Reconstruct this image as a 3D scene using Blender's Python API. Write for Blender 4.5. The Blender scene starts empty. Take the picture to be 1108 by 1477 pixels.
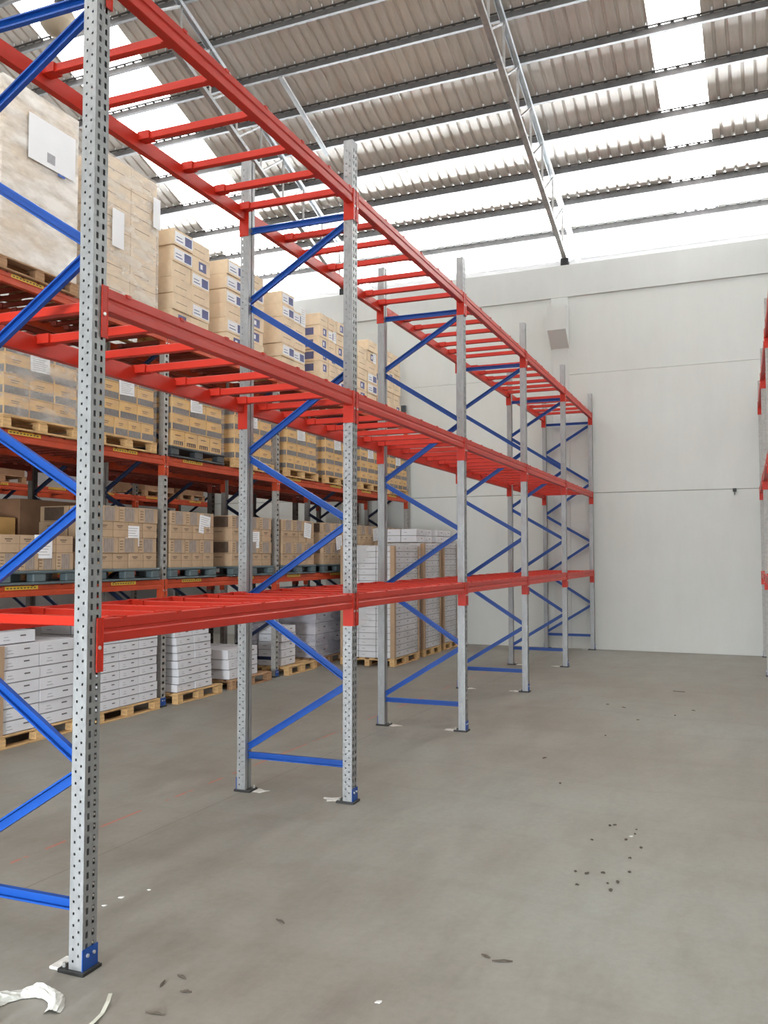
import bpy, math, random
from mathutils import Vector, Matrix
random.seed(7)
sc = bpy.context.scene
COL = sc.collection
R = math.radians

# ------------------------------------------------------------------ camera
F_PX, YAW, PITCH, ROLL = 1276.95, 0.3855, 0.0493, -0.0008
cam_d = bpy.data.cameras.new('camera')
cam_d.sensor_fit = 'HORIZONTAL'; cam_d.sensor_width = 36.0
cam_d.lens = F_PX / 1108.0 * 36.0
cam_d.clip_start = 0.05; cam_d.clip_end = 200
cam = bpy.data.objects.new('camera', cam_d); COL.objects.link(cam)
cam.matrix_world = (Matrix.Translation((2.6764, -3.1328, 1.7818)) @ Matrix.Rotation(YAW, 4, 'Z')
                    @ Matrix.Rotation(math.pi/2 + PITCH, 4, 'X') @ Matrix.Rotation(ROLL, 4, 'Z'))
sc.camera = cam

# building frame: the end wall is turned a little against the racks
YW, PSI = 14.0858, -0.0308
SLOPE = 0.3625           # roof falls towards the end wall
ZR = 8.536               # purlin underside above the end wall
GAPX0, GAPX1 = -9.8, 9.6
def bmat(s, yb, z): # building coordinates -> world
    c, n = math.cos(PSI), math.sin(PSI)
    return Vector((c*s - n*yb, YW + n*s + c*yb, z))

# ------------------------------------------------------------------ world, light, exposure
WORLD_STRENGTH = 95.0
SKYLIGHT_STRENGTH = 8.0
w = bpy.data.worlds.new('world'); sc.world = w; w.use_nodes = True
bg = w.node_tree.nodes['Background']
bg.inputs[0].default_value = (0.88, 0.95, 1.0, 1); bg.inputs[1].default_value = WORLD_STRENGTH
sc.view_settings.view_transform = 'Standard'; sc.view_settings.look = 'None'
sc.view_settings.gamma = 1.0; sc.view_settings.use_curve_mapping = False
sc.view_settings.exposure = -0.06
sc.cycles.use_denoising = True
sc.cycles.max_bounces = 8; sc.cycles.diffuse_bounces = 5; sc.cycles.glossy_bounces = 4
sc.cycles.transparent_max_bounces = 12
sc.cycles.sample_clamp_indirect = 8.0
def portal(name, s, yb, z, sx, sz, rot_x, rot_z=0):
    L = bpy.data.lights.new(name, 'AREA'); L.shape = 'RECTANGLE'; L.size = sx; L.size_y = sz
    L.cycles.is_portal = True
    o = bpy.data.objects.new(name, L); COL.objects.link(o)
    o.location = bmat(s, yb, z); o.rotation_euler = (rot_x, 0, PSI + rot_z)
# light comes in under the open eave and through the loading doors behind the camera
portal('eave_opening_light', (GAPX0+GAPX1)/2, 0.12, 8.10, GAPX1-GAPX0, 1.25, R(-90))
portal('door_opening_light', .5, -21.4, 1.1, 2.0, 2.2, R(90))

# ------------------------------------------------------------------ materials
def new_mat(name):
    m = bpy.data.materials.new(name); m.use_nodes = True
    return m, m.node_tree, m.node_tree.nodes['Principled BSDF']
def noise(nt, scale, detail=4, rough=.55, coord='Object', stretch=None, rotz=0):
    tc = nt.nodes.new('ShaderNodeTexCoord'); mp = nt.nodes.new('ShaderNodeMapping')
    nt.links.new(tc.outputs[coord], mp.inputs[0])
    if stretch: mp.inputs['Scale'].default_value = stretch
    mp.inputs['Rotation'].default_value = (0, 0, rotz)
    n = nt.nodes.new('ShaderNodeTexNoise'); n.inputs['Scale'].default_value = scale
    n.inputs['Detail'].default_value = detail; n.inputs['Roughness'].default_value = rough
    nt.links.new(mp.outputs[0], n.inputs['Vector'])
    return n.outputs['Fac']
def ramp(nt, fac, stops):
    r = nt.nodes.new('ShaderNodeValToRGB'); cr = r.color_ramp
    while len(cr.elements) < len(stops): cr.elements.new(.5)
    for e, (p, c) in zip(cr.elements, stops):
        e.position = p; e.color = (c[0], c[1], c[2], 1)
    nt.links.new(fac, r.inputs[0]); return r.outputs['Color']
def bump(nt, b, fac, strength, dist=.01):
    n = nt.nodes.new('ShaderNodeBump'); n.inputs['Strength'].default_value = strength
    n.inputs['Distance'].default_value = dist
    nt.links.new(fac, n.inputs['Height']); nt.links.new(n.outputs[0], b.inputs['Normal'])
def basic(name, col, rough=.5, metal=0., var=.12, scale=6, bmp=0., stretch=None, spec=.5):
    m, nt, b = new_mat(name)
    f = noise(nt, scale, stretch=stretch)
    lo = [max(0, c*(1-var)) for c in col]; hi = [min(1, c*(1+var)) for c in col]
    nt.links.new(ramp(nt, f, [(.3, lo), (.7, hi)]), b.inputs['Base Color'])
    b.inputs['Roughness'].default_value = rough; b.inputs['Metallic'].default_value = metal
    b.inputs['Specular IOR Level'].default_value = spec
    if bmp: bump(nt, b, f, bmp)
    return m
M = {}
M['zinc'] = basic('galvanised_steel', (.33, .335, .34), .42, .45, .13, 30, stretch=(1, 1, .3))
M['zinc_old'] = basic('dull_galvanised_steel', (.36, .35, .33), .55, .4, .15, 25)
M['red'] = basic('orange_red_enamel', (.50, .023, .009), .42, 0, .06, 4, spec=.35)
M['orange'] = basic('worn_orange_enamel', (.44, .055, .018), .5, 0, .15, 5, spec=.3)
M['orange_shaded'] = basic('shade_dark_orange_enamel', (.17, .025, .013), .6, 0, .2, 5, spec=.3)  # orange enamel darkened: shade inside the racks painted into the colour
M['zinc_shaded'] = basic('shade_dark_steel', (.10, .085, .075), .7, 0, .2, 12)  # post steel darkened, shade of the rear racks put into its colour
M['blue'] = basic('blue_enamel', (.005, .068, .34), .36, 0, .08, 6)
M['darkblue'] = basic('dark_blue_enamel', (.008, .018, .055), .5, 0, .1, 6)  # darker blue for the braces of the left-hand racks
M['bolt'] = basic('zinc_bolt', (.7, .7, .68), .35, .7, .05)
M['wood'] = basic('pallet_pine', (.55, .35, .16), .8, 0, .28, 7, .3, stretch=(6, 1, 6))
M['wood_dark'] = basic('weathered_pallet_wood', (.33, .19, .10), .85, 0, .3, 7, .3, stretch=(6, 1, 6))
M['plastic'] = basic('grey_blue_pallet_plastic', (.085, .115, .125), .5, 0, .12, 3)
M['plastic_dark'] = basic('charcoal_pallet_plastic', (.04, .045, .05), .5, 0, .12, 3)
M['kraft'] = basic('golden_kraft_board', (.66, .40, .14), .75, 0, .10, 5)
M['kraft_dull'] = basic('tan_kraft_board', (.43, .30, .19), .75, 0, .12, 5)
M['kraft_pale'] = basic('pale_kraft_board', (.72, .57, .40), .7, 0, .12, 5)
M['kraft_brown'] = basic('brown_kraft_board', (.24, .13, .07), .8, 0, .15, 4)
M['print_grey'] = basic('grey_print', (.14, .125, .12), .7, 0, .45, 22, stretch=(3, 3, 1))
M['print_greyl'] = basic('light_grey_print', (.28, .23, .20), .7, 0, .35, 30, stretch=(3, 3, .4))
M['print_dark'] = basic('dark_print', (.10, .065, .045), .8, 0, .2, 20)
M['print_navy'] = basic('navy_print', (.10, .11, .24), .7, 0, .15, 6)
M['white_box'] = basic('white_lined_board', (.66, .66, .69), .6, 0, .05, 3)
M['white_side'] = basic('white_lined_board_grey_side', (.55, .54, .58), .6, 0, .06, 3)
M['gap'] = basic('carton_seam', (.12, .11, .11), .9, 0, .1)
M['tape'] = basic('packing_tape', (.50, .37, .22), .25, 0, .06)
M['paper'] = basic('white_paper', (.82, .83, .85), .7, 0, .03, 3)
M['print_text'] = basic('printed_text', (.35, .35, .37), .8, 0, .2, 60)
M['sticker'] = basic('yellow_sticker', (.70, .45, .04), .5, 0, .08)
M['corner'] = basic('brown_corner_board', (.40, .27, .17), .7, 0, .08)
M['shoe'] = basic('black_bearing_shoe', (.012, .012, .015), .6)
M['roofsteel'] = basic('purlin_steel', (.15, .145, .145), .8, .0, .15, 9)
M['truss'] = basic('truss_steel', (.42, .41, .40), .4, .5, .18, 9)
M['trusst'] = basic('bright_truss_steel', (.60, .62, .64), .3, .6, .12, 9)
M['chip'] = basic('dark_wood_splinter', (.07, .055, .04), .9, 0, .3, 40)
M['bag'] = basic('clear_plastic_scrap', (.60, .60, .56), .3, 0, .15, 12, .5)
M['yellow'] = basic('yellow_tape', (.75, .50, .05), .5)
M['strap'] = basic('white_strap', (.58, .58, .50), .45)
M['plaster'] = basic('white_grout', (.62, .61, .58), .9, 0, .2, 25)
M['shade'] = basic('lamp_glass', (.42, .35, .26), .3, 0, .06)
M['black'] = basic('black_plastic', (.02, .02, .02), .5)

def sheet_mat():
    m, nt, b = new_mat('corrugated_roof_steel')
    f = noise(nt, 1.2, 5, .6, stretch=(1, .35, 1)); f2 = noise(nt, 9, 3, .6, stretch=(2, .2, 1))
    mx = nt.nodes.new('ShaderNodeMath'); mx.operation = 'ADD'
    nt.links.new(f, mx.inputs[0]); nt.links.new(f2, mx.inputs[1])
    hf = nt.nodes.new('ShaderNodeMath'); hf.operation = 'MULTIPLY'; hf.inputs[1].default_value = .5
    nt.links.new(mx.outputs[0], hf.inputs[0])
    nt.links.new(ramp(nt, hf.outputs[0], [(.35, (.60, .555, .50)), (.65, (.74, .70, .65))]), b.inputs['Base Color'])
    b.inputs['Metallic'].default_value = .2; b.inputs['Roughness'].default_value = .36
    return m
M['sheet'] = sheet_mat()
def glow(name, col, strength):
    m = bpy.data.materials.new(name); m.use_nodes = True; nt = m.node_tree
    for n in list(nt.nodes): nt.nodes.remove(n)
    o = nt.nodes.new('ShaderNodeOutputMaterial'); e = nt.nodes.new('ShaderNodeEmission')
    e.inputs[0].default_value = (*col, 1); e.inputs[1].default_value = strength
    nt.links.new(e.outputs[0], o.inputs[0]); return m
M['skylight'] = glow('backlit_translucent_sheet', (1, .985, .96), SKYLIGHT_STRENGTH)

def wall_mat(name, col, streak=.5):
    m, nt, b = new_mat(name)
    f = noise(nt, .8, 6, .6); f2 = noise(nt, 2.5, 5, .7, stretch=(1, 1, .25))
    mx = nt.nodes.new('ShaderNodeMixRGB'); mx.inputs[0].default_value = streak
    nt.links.new(f, mx.inputs[1]); nt.links.new(f2, mx.inputs[2])
    nt.links.new(ramp(nt, mx.outputs[0], [(.25, [c*.92 for c in col]), (.75, [min(1, c*1.05) for c in col])]), b.inputs['Base Color'])
    b.inputs['Roughness'].default_value = .85
    bump(nt, b, noise(nt, 30, 4), .12, .004)
    return m
M['wall'] = wall_mat('painted_concrete', (.64, .66, .635))
M['wall2'] = wall_mat('painted_concrete_band', (.61, .625, .61))
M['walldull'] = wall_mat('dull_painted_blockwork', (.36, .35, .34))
M['groove'] = basic('joint_sealant', (.36, .35, .33), .9)  # plain grey filling between the wall panels

FEET = []   # filled with (x, y) for the grout marks round the post feet
def floor_mat(feet):
    m, nt, b = new_mat('worn_concrete_floor')
    N, L = nt.nodes, nt.links
    tc = N.new('ShaderNodeTexCoord'); sep = N.new('ShaderNodeSeparateXYZ'); L.new(tc.outputs['Object'], sep.inputs[0])
    def math_(op, a, c, clamp=False):
        n = N.new('ShaderNodeMath'); n.operation = op; n.use_clamp = clamp
        for i, v in enumerate((a, c)):
            if v is None: continue
            if isinstance(v, (int, float)): n.inputs[i].default_value = v
            else: L.new(v, n.inputs[i])
        return n.outputs[0]
    n1 = noise(nt, .35, 6, .6); n2 = noise(nt, 2.2, 8, .68, stretch=(1.6, .55, 1)); n3 = noise(nt, 22, 6, .7)
    c1 = ramp(nt, n1, [(.32, (.215, .194, .166)), (.5, (.25, .236, .208)), (.7, (.272, .275, .247))])
    def mix(fac, a, bb, mode='MIX'):
        x = N.new('ShaderNodeMixRGB'); x.blend_type = mode
        if isinstance(fac, float): x.inputs[0].default_value = fac
        else: L.new(fac, x.inputs[0])
        for i, v in ((1, a), (2, bb)):
            if isinstance(v, tuple): x.inputs[i].default_value = (*v, 1)
            else: L.new(v, x.inputs[i])
        return x.outputs[0]
    c2 = mix(1.0, c1, ramp(nt, n2, [(.3, (.80, .78, .76)), (.55, (1, 1, 1)), (.75, (1.06, 1.06, 1.06))]), 'MULTIPLY')
    c3 = mix(1.0, c2, ramp(nt, n3, [(.3, (.93, .93, .93)), (.6, (1.03, 1.03, 1.03))]), 'MULTIPLY')
    # faint curved trowel scratches
    wv = N.new('ShaderNodeTexWave'); wv.wave_type = 'RINGS'; wv.inputs['Scale'].default_value = .32
    wv.inputs['Distortion'].default_value = 9; wv.inputs['Detail'].default_value = 5; wv.inputs['Detail Scale'].default_value = .5
    L.new(tc.outputs['Object'], wv.inputs['Vector'])
    c3 = mix(1.0, c3, ramp(nt, wv.outputs['Fac'], [(0, (.96, .955, .95)), (.05, (1, 1, 1)), (.2, (1, 1, 1))]), 'MULTIPLY')
    # red chalk line marked under the inner posts
    dx = math_('ABSOLUTE', math_('ADD', sep.outputs['X'], .90), None)
    lin = math_('LESS_THAN', dx, .012); patch = math_('GREATER_THAN', noise(nt, 3.5, 3, .6), .50)
    c4 = mix(math_('MULTIPLY', math_('MULTIPLY', lin, patch), .55), c3, (.55, .10, .06))
    # saw cut beside it
    d2 = math_('LESS_THAN', math_('ABSOLUTE', math_('ADD', sep.outputs['X'], .52), None), .004)
    c4 = mix(math_('MULTIPLY', d2, .5), c4, (.10, .085, .07))
    L.new(c4, b.inputs['Base Color'])
    L.new(math_('ADD', math_('MULTIPLY', n2, .25), .42), b.inputs['Roughness'])
    b.inputs['Specular IOR Level'].default_value = .35
    bump(nt, b, n3, .15, .003)
    return m
M['floor'] = floor_mat(FEET)

def film_mat(name, cover, col=(.80, .79, .76), sc_=3.0, bm=.3, det=5):
    m = bpy.data.materials.new(name); m.use_nodes = True; nt = m.node_tree; N, L = nt.nodes, nt.links
    b = N['Principled BSDF']; out = N['Material Output']
    b.inputs['Base Color'].default_value = (*col, 1); b.inputs['Roughness'].default_value = .22
    tr = N.new('ShaderNodeBsdfTransparent'); mx = N.new('ShaderNodeMixShader')
    f = noise(nt, sc_, det, .6, stretch=(1, .8, 2.2), rotz=.3)
    r = ramp(nt, f, [(.40, (cover*.55,)*3), (.64, (min(1, cover*1.4),)*3)])
    L.new(r, mx.inputs[0]); L.new(tr.outputs[0], mx.inputs[1]); L.new(b.outputs[0], mx.inputs[2])
    L.new(mx.outputs[0], out.inputs[0]); bump(nt, b, f, bm, .02)
    return m
M['film'] = film_mat('stretch_film', .30)
M['film_glare'] = film_mat('glare_white_stretch_film', .60, (.92, .90, .86), 2.2, .5)  # whiter patchy cover, glare on the film painted into its colour
M['film_white'] = film_mat('smooth_stretch_film', .26, (.76, .75, .73), 1.2, .0, 1)
M['film_grey'] = film_mat('cloudy_stretch_film', .50, (.42, .40, .46), 1.5, .0, 2)
M['film_thin'] = film_mat('thin_stretch_film', .12)

# ------------------------------------------------------------------ mesh helpers
class MB:
    def __init__(s): s.v = []; s.f = []; s.m = []
    def quad(s, pts, mi=0):
        n = len(s.v); s.v += [tuple(p) for p in pts]; s.f.append(tuple(range(n, n+len(pts)))); s.m.append(mi)
    def box(s, x0, x1, y0, y1, z0, z1, mi=0, mx=None):
        p = [(x0,y0,z0),(x1,y0,z0),(x1,y1,z0),(x0,y1,z0),(x0,y0,z1),(x1,y0,z1),(x1,y1,z1),(x0,y1,z1)]
        if mx is not None: p = [tuple(mx @ Vector(q)) for q in p]
        n = len(s.v); s.v += p
        for f in ((0,3,2,1),(4,5,6,7),(0,1,5,4),(1,2,6,5),(2,3,7,6),(3,0,4,7)):
            s.f.append(tuple(n+i for i in f)); s.m.append(mi)
    def bbox(s, x0, x1, y0, y1, z0, z1, c=.004, mi=0, mx=None):
        # box with chamfered edges
        hx, hy, hz = (x1-x0)/2, (y1-y0)/2, (z1-z0)/2; cx, cy, cz = (x0+x1)/2, (y0+y1)/2, (z0+z1)/2
        c = min(c, hx*.8, hy*.8, hz*.8); idx = {}; n = len(s.v)
        for sx in (-1,1):
            for sy in (-1,1):
                for sz in (-1,1):
                    for a in range(3):
                        d = [hx-c, hy-c, hz-c]; d[a] += c
                        p = Vector((cx+sx*d[0], cy+sy*d[1], cz+sz*d[2]))
                        if mx is not None: p = mx @ p
                        idx[(sx,sy,sz,a)] = len(s.v); s.v.append(tuple(p))
        def F(l, flip=False):
            s.f.append(tuple(reversed(l)) if flip else tuple(l)); s.m.append(mi)
        for a in range(3):
            b_, c_ = (a+1)%3, (a+2)%3
            for sg in (-1,1):
                l = []
                for (p,q) in ((-1,-1),(1,-1),(1,1),(-1,1)):
                    k = [0,0,0]; k[a]=sg; k[b_]=p; k[c_]=q; l.append(idx[(*k,a)])
                F(l, sg < 0)
            for p in (-1,1):
                for q in (-1,1):
                    k0=[0,0,0]; k0[a]=-1; k0[b_]=p; k0[c_]=q; k1=list(k0); k1[a]=1
                    F([idx[(*k0,b_)], idx[(*k1,b_)], idx[(*k1,c_)], idx[(*k0,c_)]], (p*q) < 0)
        for sx in (-1,1):
            for sy in (-1,1):
                for sz in (-1,1):
                    F([idx[(sx,sy,sz,0)], idx[(sx,sy,sz,1)], idx[(sx,sy,sz,2)]], sx*sy*sz < 0)
    def prism(s, prof, a, b_, up=(0,0,1), mi=0, closed=True, caps=True):
        # sweep a 2-D profile (u: sideways, v: up) from a to b_
        a, b_ = Vector(a), Vector(b_); d = (b_-a).normalized(); up = Vector(up)
        side = d.cross(up).normalized(); u2 = side.cross(d).normalized()
        n = len(s.v); k = len(prof)
        for P in (a, b_):
            for (u, v) in prof: s.v.append(tuple(P + side*u + u2*v))
        for i in range(k if closed else k-1):
            j = (i+1) % k
            s.f.append((n+i, n+j, n+k+j, n+k+i)); s.m.append(mi)
        if closed and caps:
            s.f.append(tuple(n+i for i in reversed(range(k)))); s.m.append(mi)
            s.f.append(tuple(n+k+i for i in range(k))); s.m.append(mi)
    def cyl(s, a, b_, r0, r1=None, n=12, mi=0):
        r1 = r0 if r1 is None else r1
        a, b_ = Vector(a), Vector(b_); d = (b_-a).normalized()
        side = d.orthogonal().normalized(); u2 = d.cross(side)
        k = len(s.v)
        for P, r in ((a, r0), (b_, r1)):
            for i in range(n):
                t = 2*math.pi*i/n; s.v.append(tuple(P + side*math.cos(t)*r + u2*math.sin(t)*r))
        for i in range(n):
            j = (i+1) % n; s.f.append((k+i, k+j, k+n+j, k+n+i)); s.m.append(mi)
        s.f.append(tuple(k+i for i in reversed(range(n)))); s.m.append(mi)
        s.f.append(tuple(k+n+i for i in range(n))); s.m.append(mi)
    def mesh(s, name, mats):
        me = bpy.data.meshes.new(name); me.from_pydata(s.v, [], s.f)
        for m in (mats if isinstance(mats, (list, tuple)) else [mats]): me.materials.append(M[m])
        me.polygons.foreach_set('material_index', s.m); me.update(); return me
def link(name, data, parent=None, loc=(0,0,0), rot=(0,0,0), scale=None):
    o = bpy.data.objects.new(name, data); COL.objects.link(o)
    if parent: o.parent = parent
    o.location = loc; o.rotation_euler = rot
    if scale: o.scale = scale
    return o
def build(mb, name, mats, parent=None, **k): return link(name, mb.mesh(name, mats), parent, **k)
def tag(o, label=None, cat=None, group=None, kind=None):
    if label: o['label'] = label
    if cat: o['category'] = cat
    if group: o['group'] = group
    if kind: o['kind'] = kind
    return o
def empty(name, loc=(0,0,0), rz=0):
    o = bpy.data.objects.new(name, None); COL.objects.link(o); o.location = loc
    o.rotation_euler = (0,0,rz); o.empty_display_size = .2; return o
BLD = dict(loc=(0, YW, 0), rot=(0, 0, PSI))
def struct(mb, name, mats): return tag(build(mb, name, mats, **BLD), kind='structure')

# ------------------------------------------------------------------ floor and walls
b = MB(); b.box(-14, 14, -27, 3.0, -.3, 0)
fl = b.mesh('floor', 'floor')
fo = link('floor', fl, loc=(0, YW, 0), rot=(0,0,PSI)); tag(fo, kind='structure')

# end wall: one cast panel course above another, with open joints between them
we = tag(empty('wall_end', (0, YW, 0), PSI), kind='structure')
for z0, z1 in ((0, 2.972), (2.986, 5.30), (5.304, 6.85)):
    b = MB(); b.bbox(-10.0, 9.8, 0, .2, z0, z1, .004); build(b, 'wall_panel', 'wall', we)
b = MB(); b.box(-10, 9.8, .012, .19, 2.95, 5.32); build(b, 'panel_joint', 'groove', we)
b = MB(); b.bbox(-10.0, 9.8, -.035, .2, 6.842, 7.48, .006); struct(b, 'trim_1', 'wall2')
for s0, s1 in ((-.75, -.415), (-5.75, -5.4), (4.3, 4.65)):
    b = MB(); b.bbox(s0, s1, -.033, -.001, 6.6, 6.84, .004); b.bbox(s0+.01, s1, -.022, -.001, 0.0, 5.83, .004)
    # haunch: upright face above, sloping underside below
    n = len(b.v); y1 = -.32; sa, sb = s0-.01, s1+.01
    prof = [(-.001, 6.62), (-.001, 5.82), (y1, 6.14), (y1, 6.62)]
    b.v += [(sa, p[0], p[1]) for p in prof] + [(sb, p[0], p[1]) for p in prof]
    for i in range(4):
        j = (i+1) % 4; b.f.append((n+i, n+4+i, n+4+j, n+j)); b.m.append(0)
    b.f.append((n, n+1, n+2, n+3)); b.m.append(0); b.f.append((n+7, n+6, n+5, n+4)); b.m.append(0)
    struct(b, 'trim_2', 'wall2')
b = MB(); b.box(-10.2, -9.8, -27, .2, 0, 10.0); b.box(-10.2, -9.8, -27, 1.6, 9.2, 14.0)
struct(b, 'wall_left', 'walldull')
b = MB(); b.box(9.6, 10.0, -27, .2, 0, 14.0); struct(b, 'wall_right', 'wall')
b = MB(); b.box(-10, -.5, -21.8, -21.5, 0, 14); b.box(1.5, 10, -21.8, -21.5, 0, 14); b.box(-.5, 1.5, -21.8, -21.5, 2.2, 14); struct(b, 'wall_back', 'wall')
# translucent closing strip lying along the wall head, with its row of screws
b = MB(); b.box(-9.6, 9.5, .02, .10, 7.48, 7.56); struct(b, 'trim_3', 'paper')
b = MB(); b.bbox(2.52, 2.58, -.05, 0, 2.93, 2.99); b.box(2.545, 2.555, -.05, -.03, 2.87, 2.93)
tag(build(b, 'wall_bracket', 'black', **BLD), 'tiny dark bracket on the white end wall at the panel joint', 'bracket')
b = MB(); b.bbox(-3.95, -3.85, -.06, 0, 4.80, 4.94)
tag(build(b, 'junction_box', 'plastic', **BLD), 'small grey box on the end wall behind the farthest top cartons', 'junction box')

# ------------------------------------------------------------------ roof
RIDGE, EAVE = 10.3, -1.75
zp = lambda off: ZR + SLOPE*off
ceil_ = tag(empty('ceiling', (0, YW, 0), PSI), kind='structure')
SH = .76; PH = .14
def sheet_mesh(off0, off1, nm, mat):
    b = MB(); prof = []; p = SH/4
    for k in range(4):
        x = k*p
        prof += [(x, 0), (x+p-.062, 0), (x+p-.046, .030), (x+p-.018, .030), (x+p-.002, 0)]
    prof.append((SH, 0))
    n = len(b.v); K = len(prof)
    for off in (off0, off1):
        for x, z in prof: b.v.append((x, -off, zp(off)+PH+z))
    for i in range(K-1): b.f.append((n+i, n+K+i, n+K+i+1, n+i+1)); b.m.append(0)
    return b.mesh(nm, mat)
front = sheet_mesh(EAVE, RIDGE, 'roof_sheet', 'sheet'); frontsky = sheet_mesh(EAVE, RIDGE, 'skylight_sheet', 'skylight')
def rear_mesh(nm, mat):
    b = MB(); prof = [(0,0),(SH,0)]; r1 = 16.0
    b.quad([(0, -RIDGE, zp(RIDGE)+PH), (0, -RIDGE-r1, zp(RIDGE)+PH-SLOPE*r1), (SH, -RIDGE-r1, zp(RIDGE)+PH-SLOPE*r1), (SH, -RIDGE, zp(RIDGE)+PH)])
    return b.mesh(nm, mat)
rear = rear_mesh('roof_sheet', 'sheet'); rearsky = rear_mesh('skylight_sheet', 'skylight')
s = 1.58 - 15*SH; i = -15
while s < 9.9:
    sky = i in (0, -12, -13)
    link('skylight_sheet' if sky else 'roof_sheet', frontsky if sky else front, ceil_, (s, 0, 0))
    sky2 = i in (0, -12, 4, -4, -8)
    link('skylight_sheet' if sky2 else 'roof_sheet', rearsky if sky2 else rear, ceil_, (s, 0, 0))
    s += SH; i += 1
PO = [.9746 + .8056*k for k in range(-3, 12)]
b = MB(); Cp = [(-.03,0),(.03,0),(.03,.018),(.026,.018),(.026,.004),(-.026,.004),(-.026,PH-.004),(.03,PH-.004),(.03,PH),(-.03,PH)]
b.prism(Cp, (-9.8, 0, 0), (9.6, 0, 0)); pur = b.mesh('purlin', 'roofsteel')
for off in PO: link('purlin', pur, ceil_, (0, -off, zp(off)))
b = MB()
for off in PO:
    if off > 6.5: continue
    k = 0; x = 1.58 - 15*SH
    while x < 9.5:
        b.cyl((x+SH/4-.032, -off-.055, zp(off+.055)+PH+.012), (x+SH/4-.032, -off-.055, zp(off+.055)+PH-.03), .014, .010, 6); x += SH/4
tag(build(b, 'roof_screw_glint', 'paper', ceil_), kind='stuff')  # screw heads in white, standing in for bright glints at the ribs
# rear purlins are out of sight; ridge beam closes the roof
b = MB(); b.box(-9.8, 9.6, -RIDGE-.1, -RIDGE+.1, zp(RIDGE)+PH-.1, zp(RIDGE)+PH+.08); build(b, 'ridge_beam', 'roofsteel', ceil_)

def truss(s, label):
    t = empty('roof_truss', bmat(s, 0, 0), PSI)
    tag(t, label, 'roof truss', 'steel roof trusses')
    zb = lambda off: 7.60 + SLOPE*off
    C = [(-.045,0),(.045,0),(.045,.07),(.037,.07),(.037,.008),(-.037,.008),(-.037,.07),(-.045,.07)]
    b = MB(); b.prism(C, (0, .12, zb(-.12)), (0, -RIDGE, zb(RIDGE))); build(b, 'bottom_chord', 'truss', t)
    b = MB(); b.prism([(u, -v) for u, v in reversed(C)], (0, -EAVE-.1, zp(EAVE+.1)-.002), (0, -RIDGE, zp(RIDGE)-.002)); build(b, 'top_chord', 'trusst', t)
    Lw = [(-.02,-.02),(.02,-.02),(.02,-.015),(-.015,-.015),(-.015,.02),(-.02,.02)]
    offs = [o for o in PO if o > -.7]
    prev = None
    for o in offs:
        b = MB(); b.prism(Lw, (0, -o+.0, zb(max(o, -.1))+.03) if o > 0 else (0, .08, zb(-.08)+.03), (0, -o, zp(o)-.04), up=(1,0,0)); build(b, 'web_strut', 'truss', t)
        if prev is not None and o > 0:
            b = MB(); b.prism(Lw, (.012, -o, zb(o)+.04), (.012, -prev, zp(prev)-.04), up=(1,0,0)); build(b, 'web_diagonal', 'truss', t)
        prev = o
    b = MB(); b.bbox(-.08, .08, -.04, .16, 7.48, 7.62, .01); build(b, 'bearing_shoe', 'shoe', t)
truss(-.4736, 'steel lattice truss meeting the end wall above its corbel')
truss(-5.34, 'steel lattice truss seen behind the near rack top, left')
t = empty('flat_strut', bmat(-4.45, -2.48, 0), PSI)
tag(t, 'short bright flat steel strut crossing purlins under the roof', 'strut')
b = MB(); b.prism([(-.035,0),(.035,0),(.035,.012),(-.035,.012)], (0, 0, zp(2.40)-.02), (0, -1.75, zp(4.15)-.02))
build(b, 'flat_bar', 'trusst', t)
b = MB(); b.prism([(-.01,0),(.01,0),(.01,.045),(-.01,.045)], (.035, 0, zp(2.40)-.02), (.035, -1.75, zp(4.15)-.02)); build(b, 'flange', 'truss', t)

# hanging high-bay lamp
lp = Vector((-6.0, 6.25, 9.15))
t = empty('high_bay_lamp', lp); tag(t, 'cream dome high-bay lamp hanging under the roof, upper left', 'lamp')
b = MB(); n = 24
pr = [(.05,.30),(.09,.27),(.17,.20),(.235,.08),(.25,0),(.24,-.02),(.18,-.10),(.09,-.16),(.0,-.185)]
for (r, z) in pr:
    for k in range(n): b.v.append((r*math.cos(2*math.pi*k/n), r*math.sin(2*math.pi*k/n), z))
for a in range(len(pr)-1):
    for k in range(n):
        j = (k+1) % n; b.f.append((a*n+k, (a+1)*n+k, (a+1)*n+j, a*n+j)); b.m.append(0)
o = build(b, 'lamp_shade', 'shade', t); o.data.polygons.foreach_set('use_smooth', [True]*len(o.data.polygons))
b = MB(); b.cyl((0,0,.28), (0,0,.55), .075, .06, 16); b.cyl((0,0,.55),(0,0,.60),.03,.03,8); build(b, 'lamp_ballast', 'black', t)
ztop = ZR + SLOPE*((YW+PSI*lp.x)-lp.y) + PH - lp.z
b = MB(); b.cyl((0,0,.58), (0,0,ztop+.05), .006, .006, 6); build(b, 'lamp_rod', 'black', t)

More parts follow.
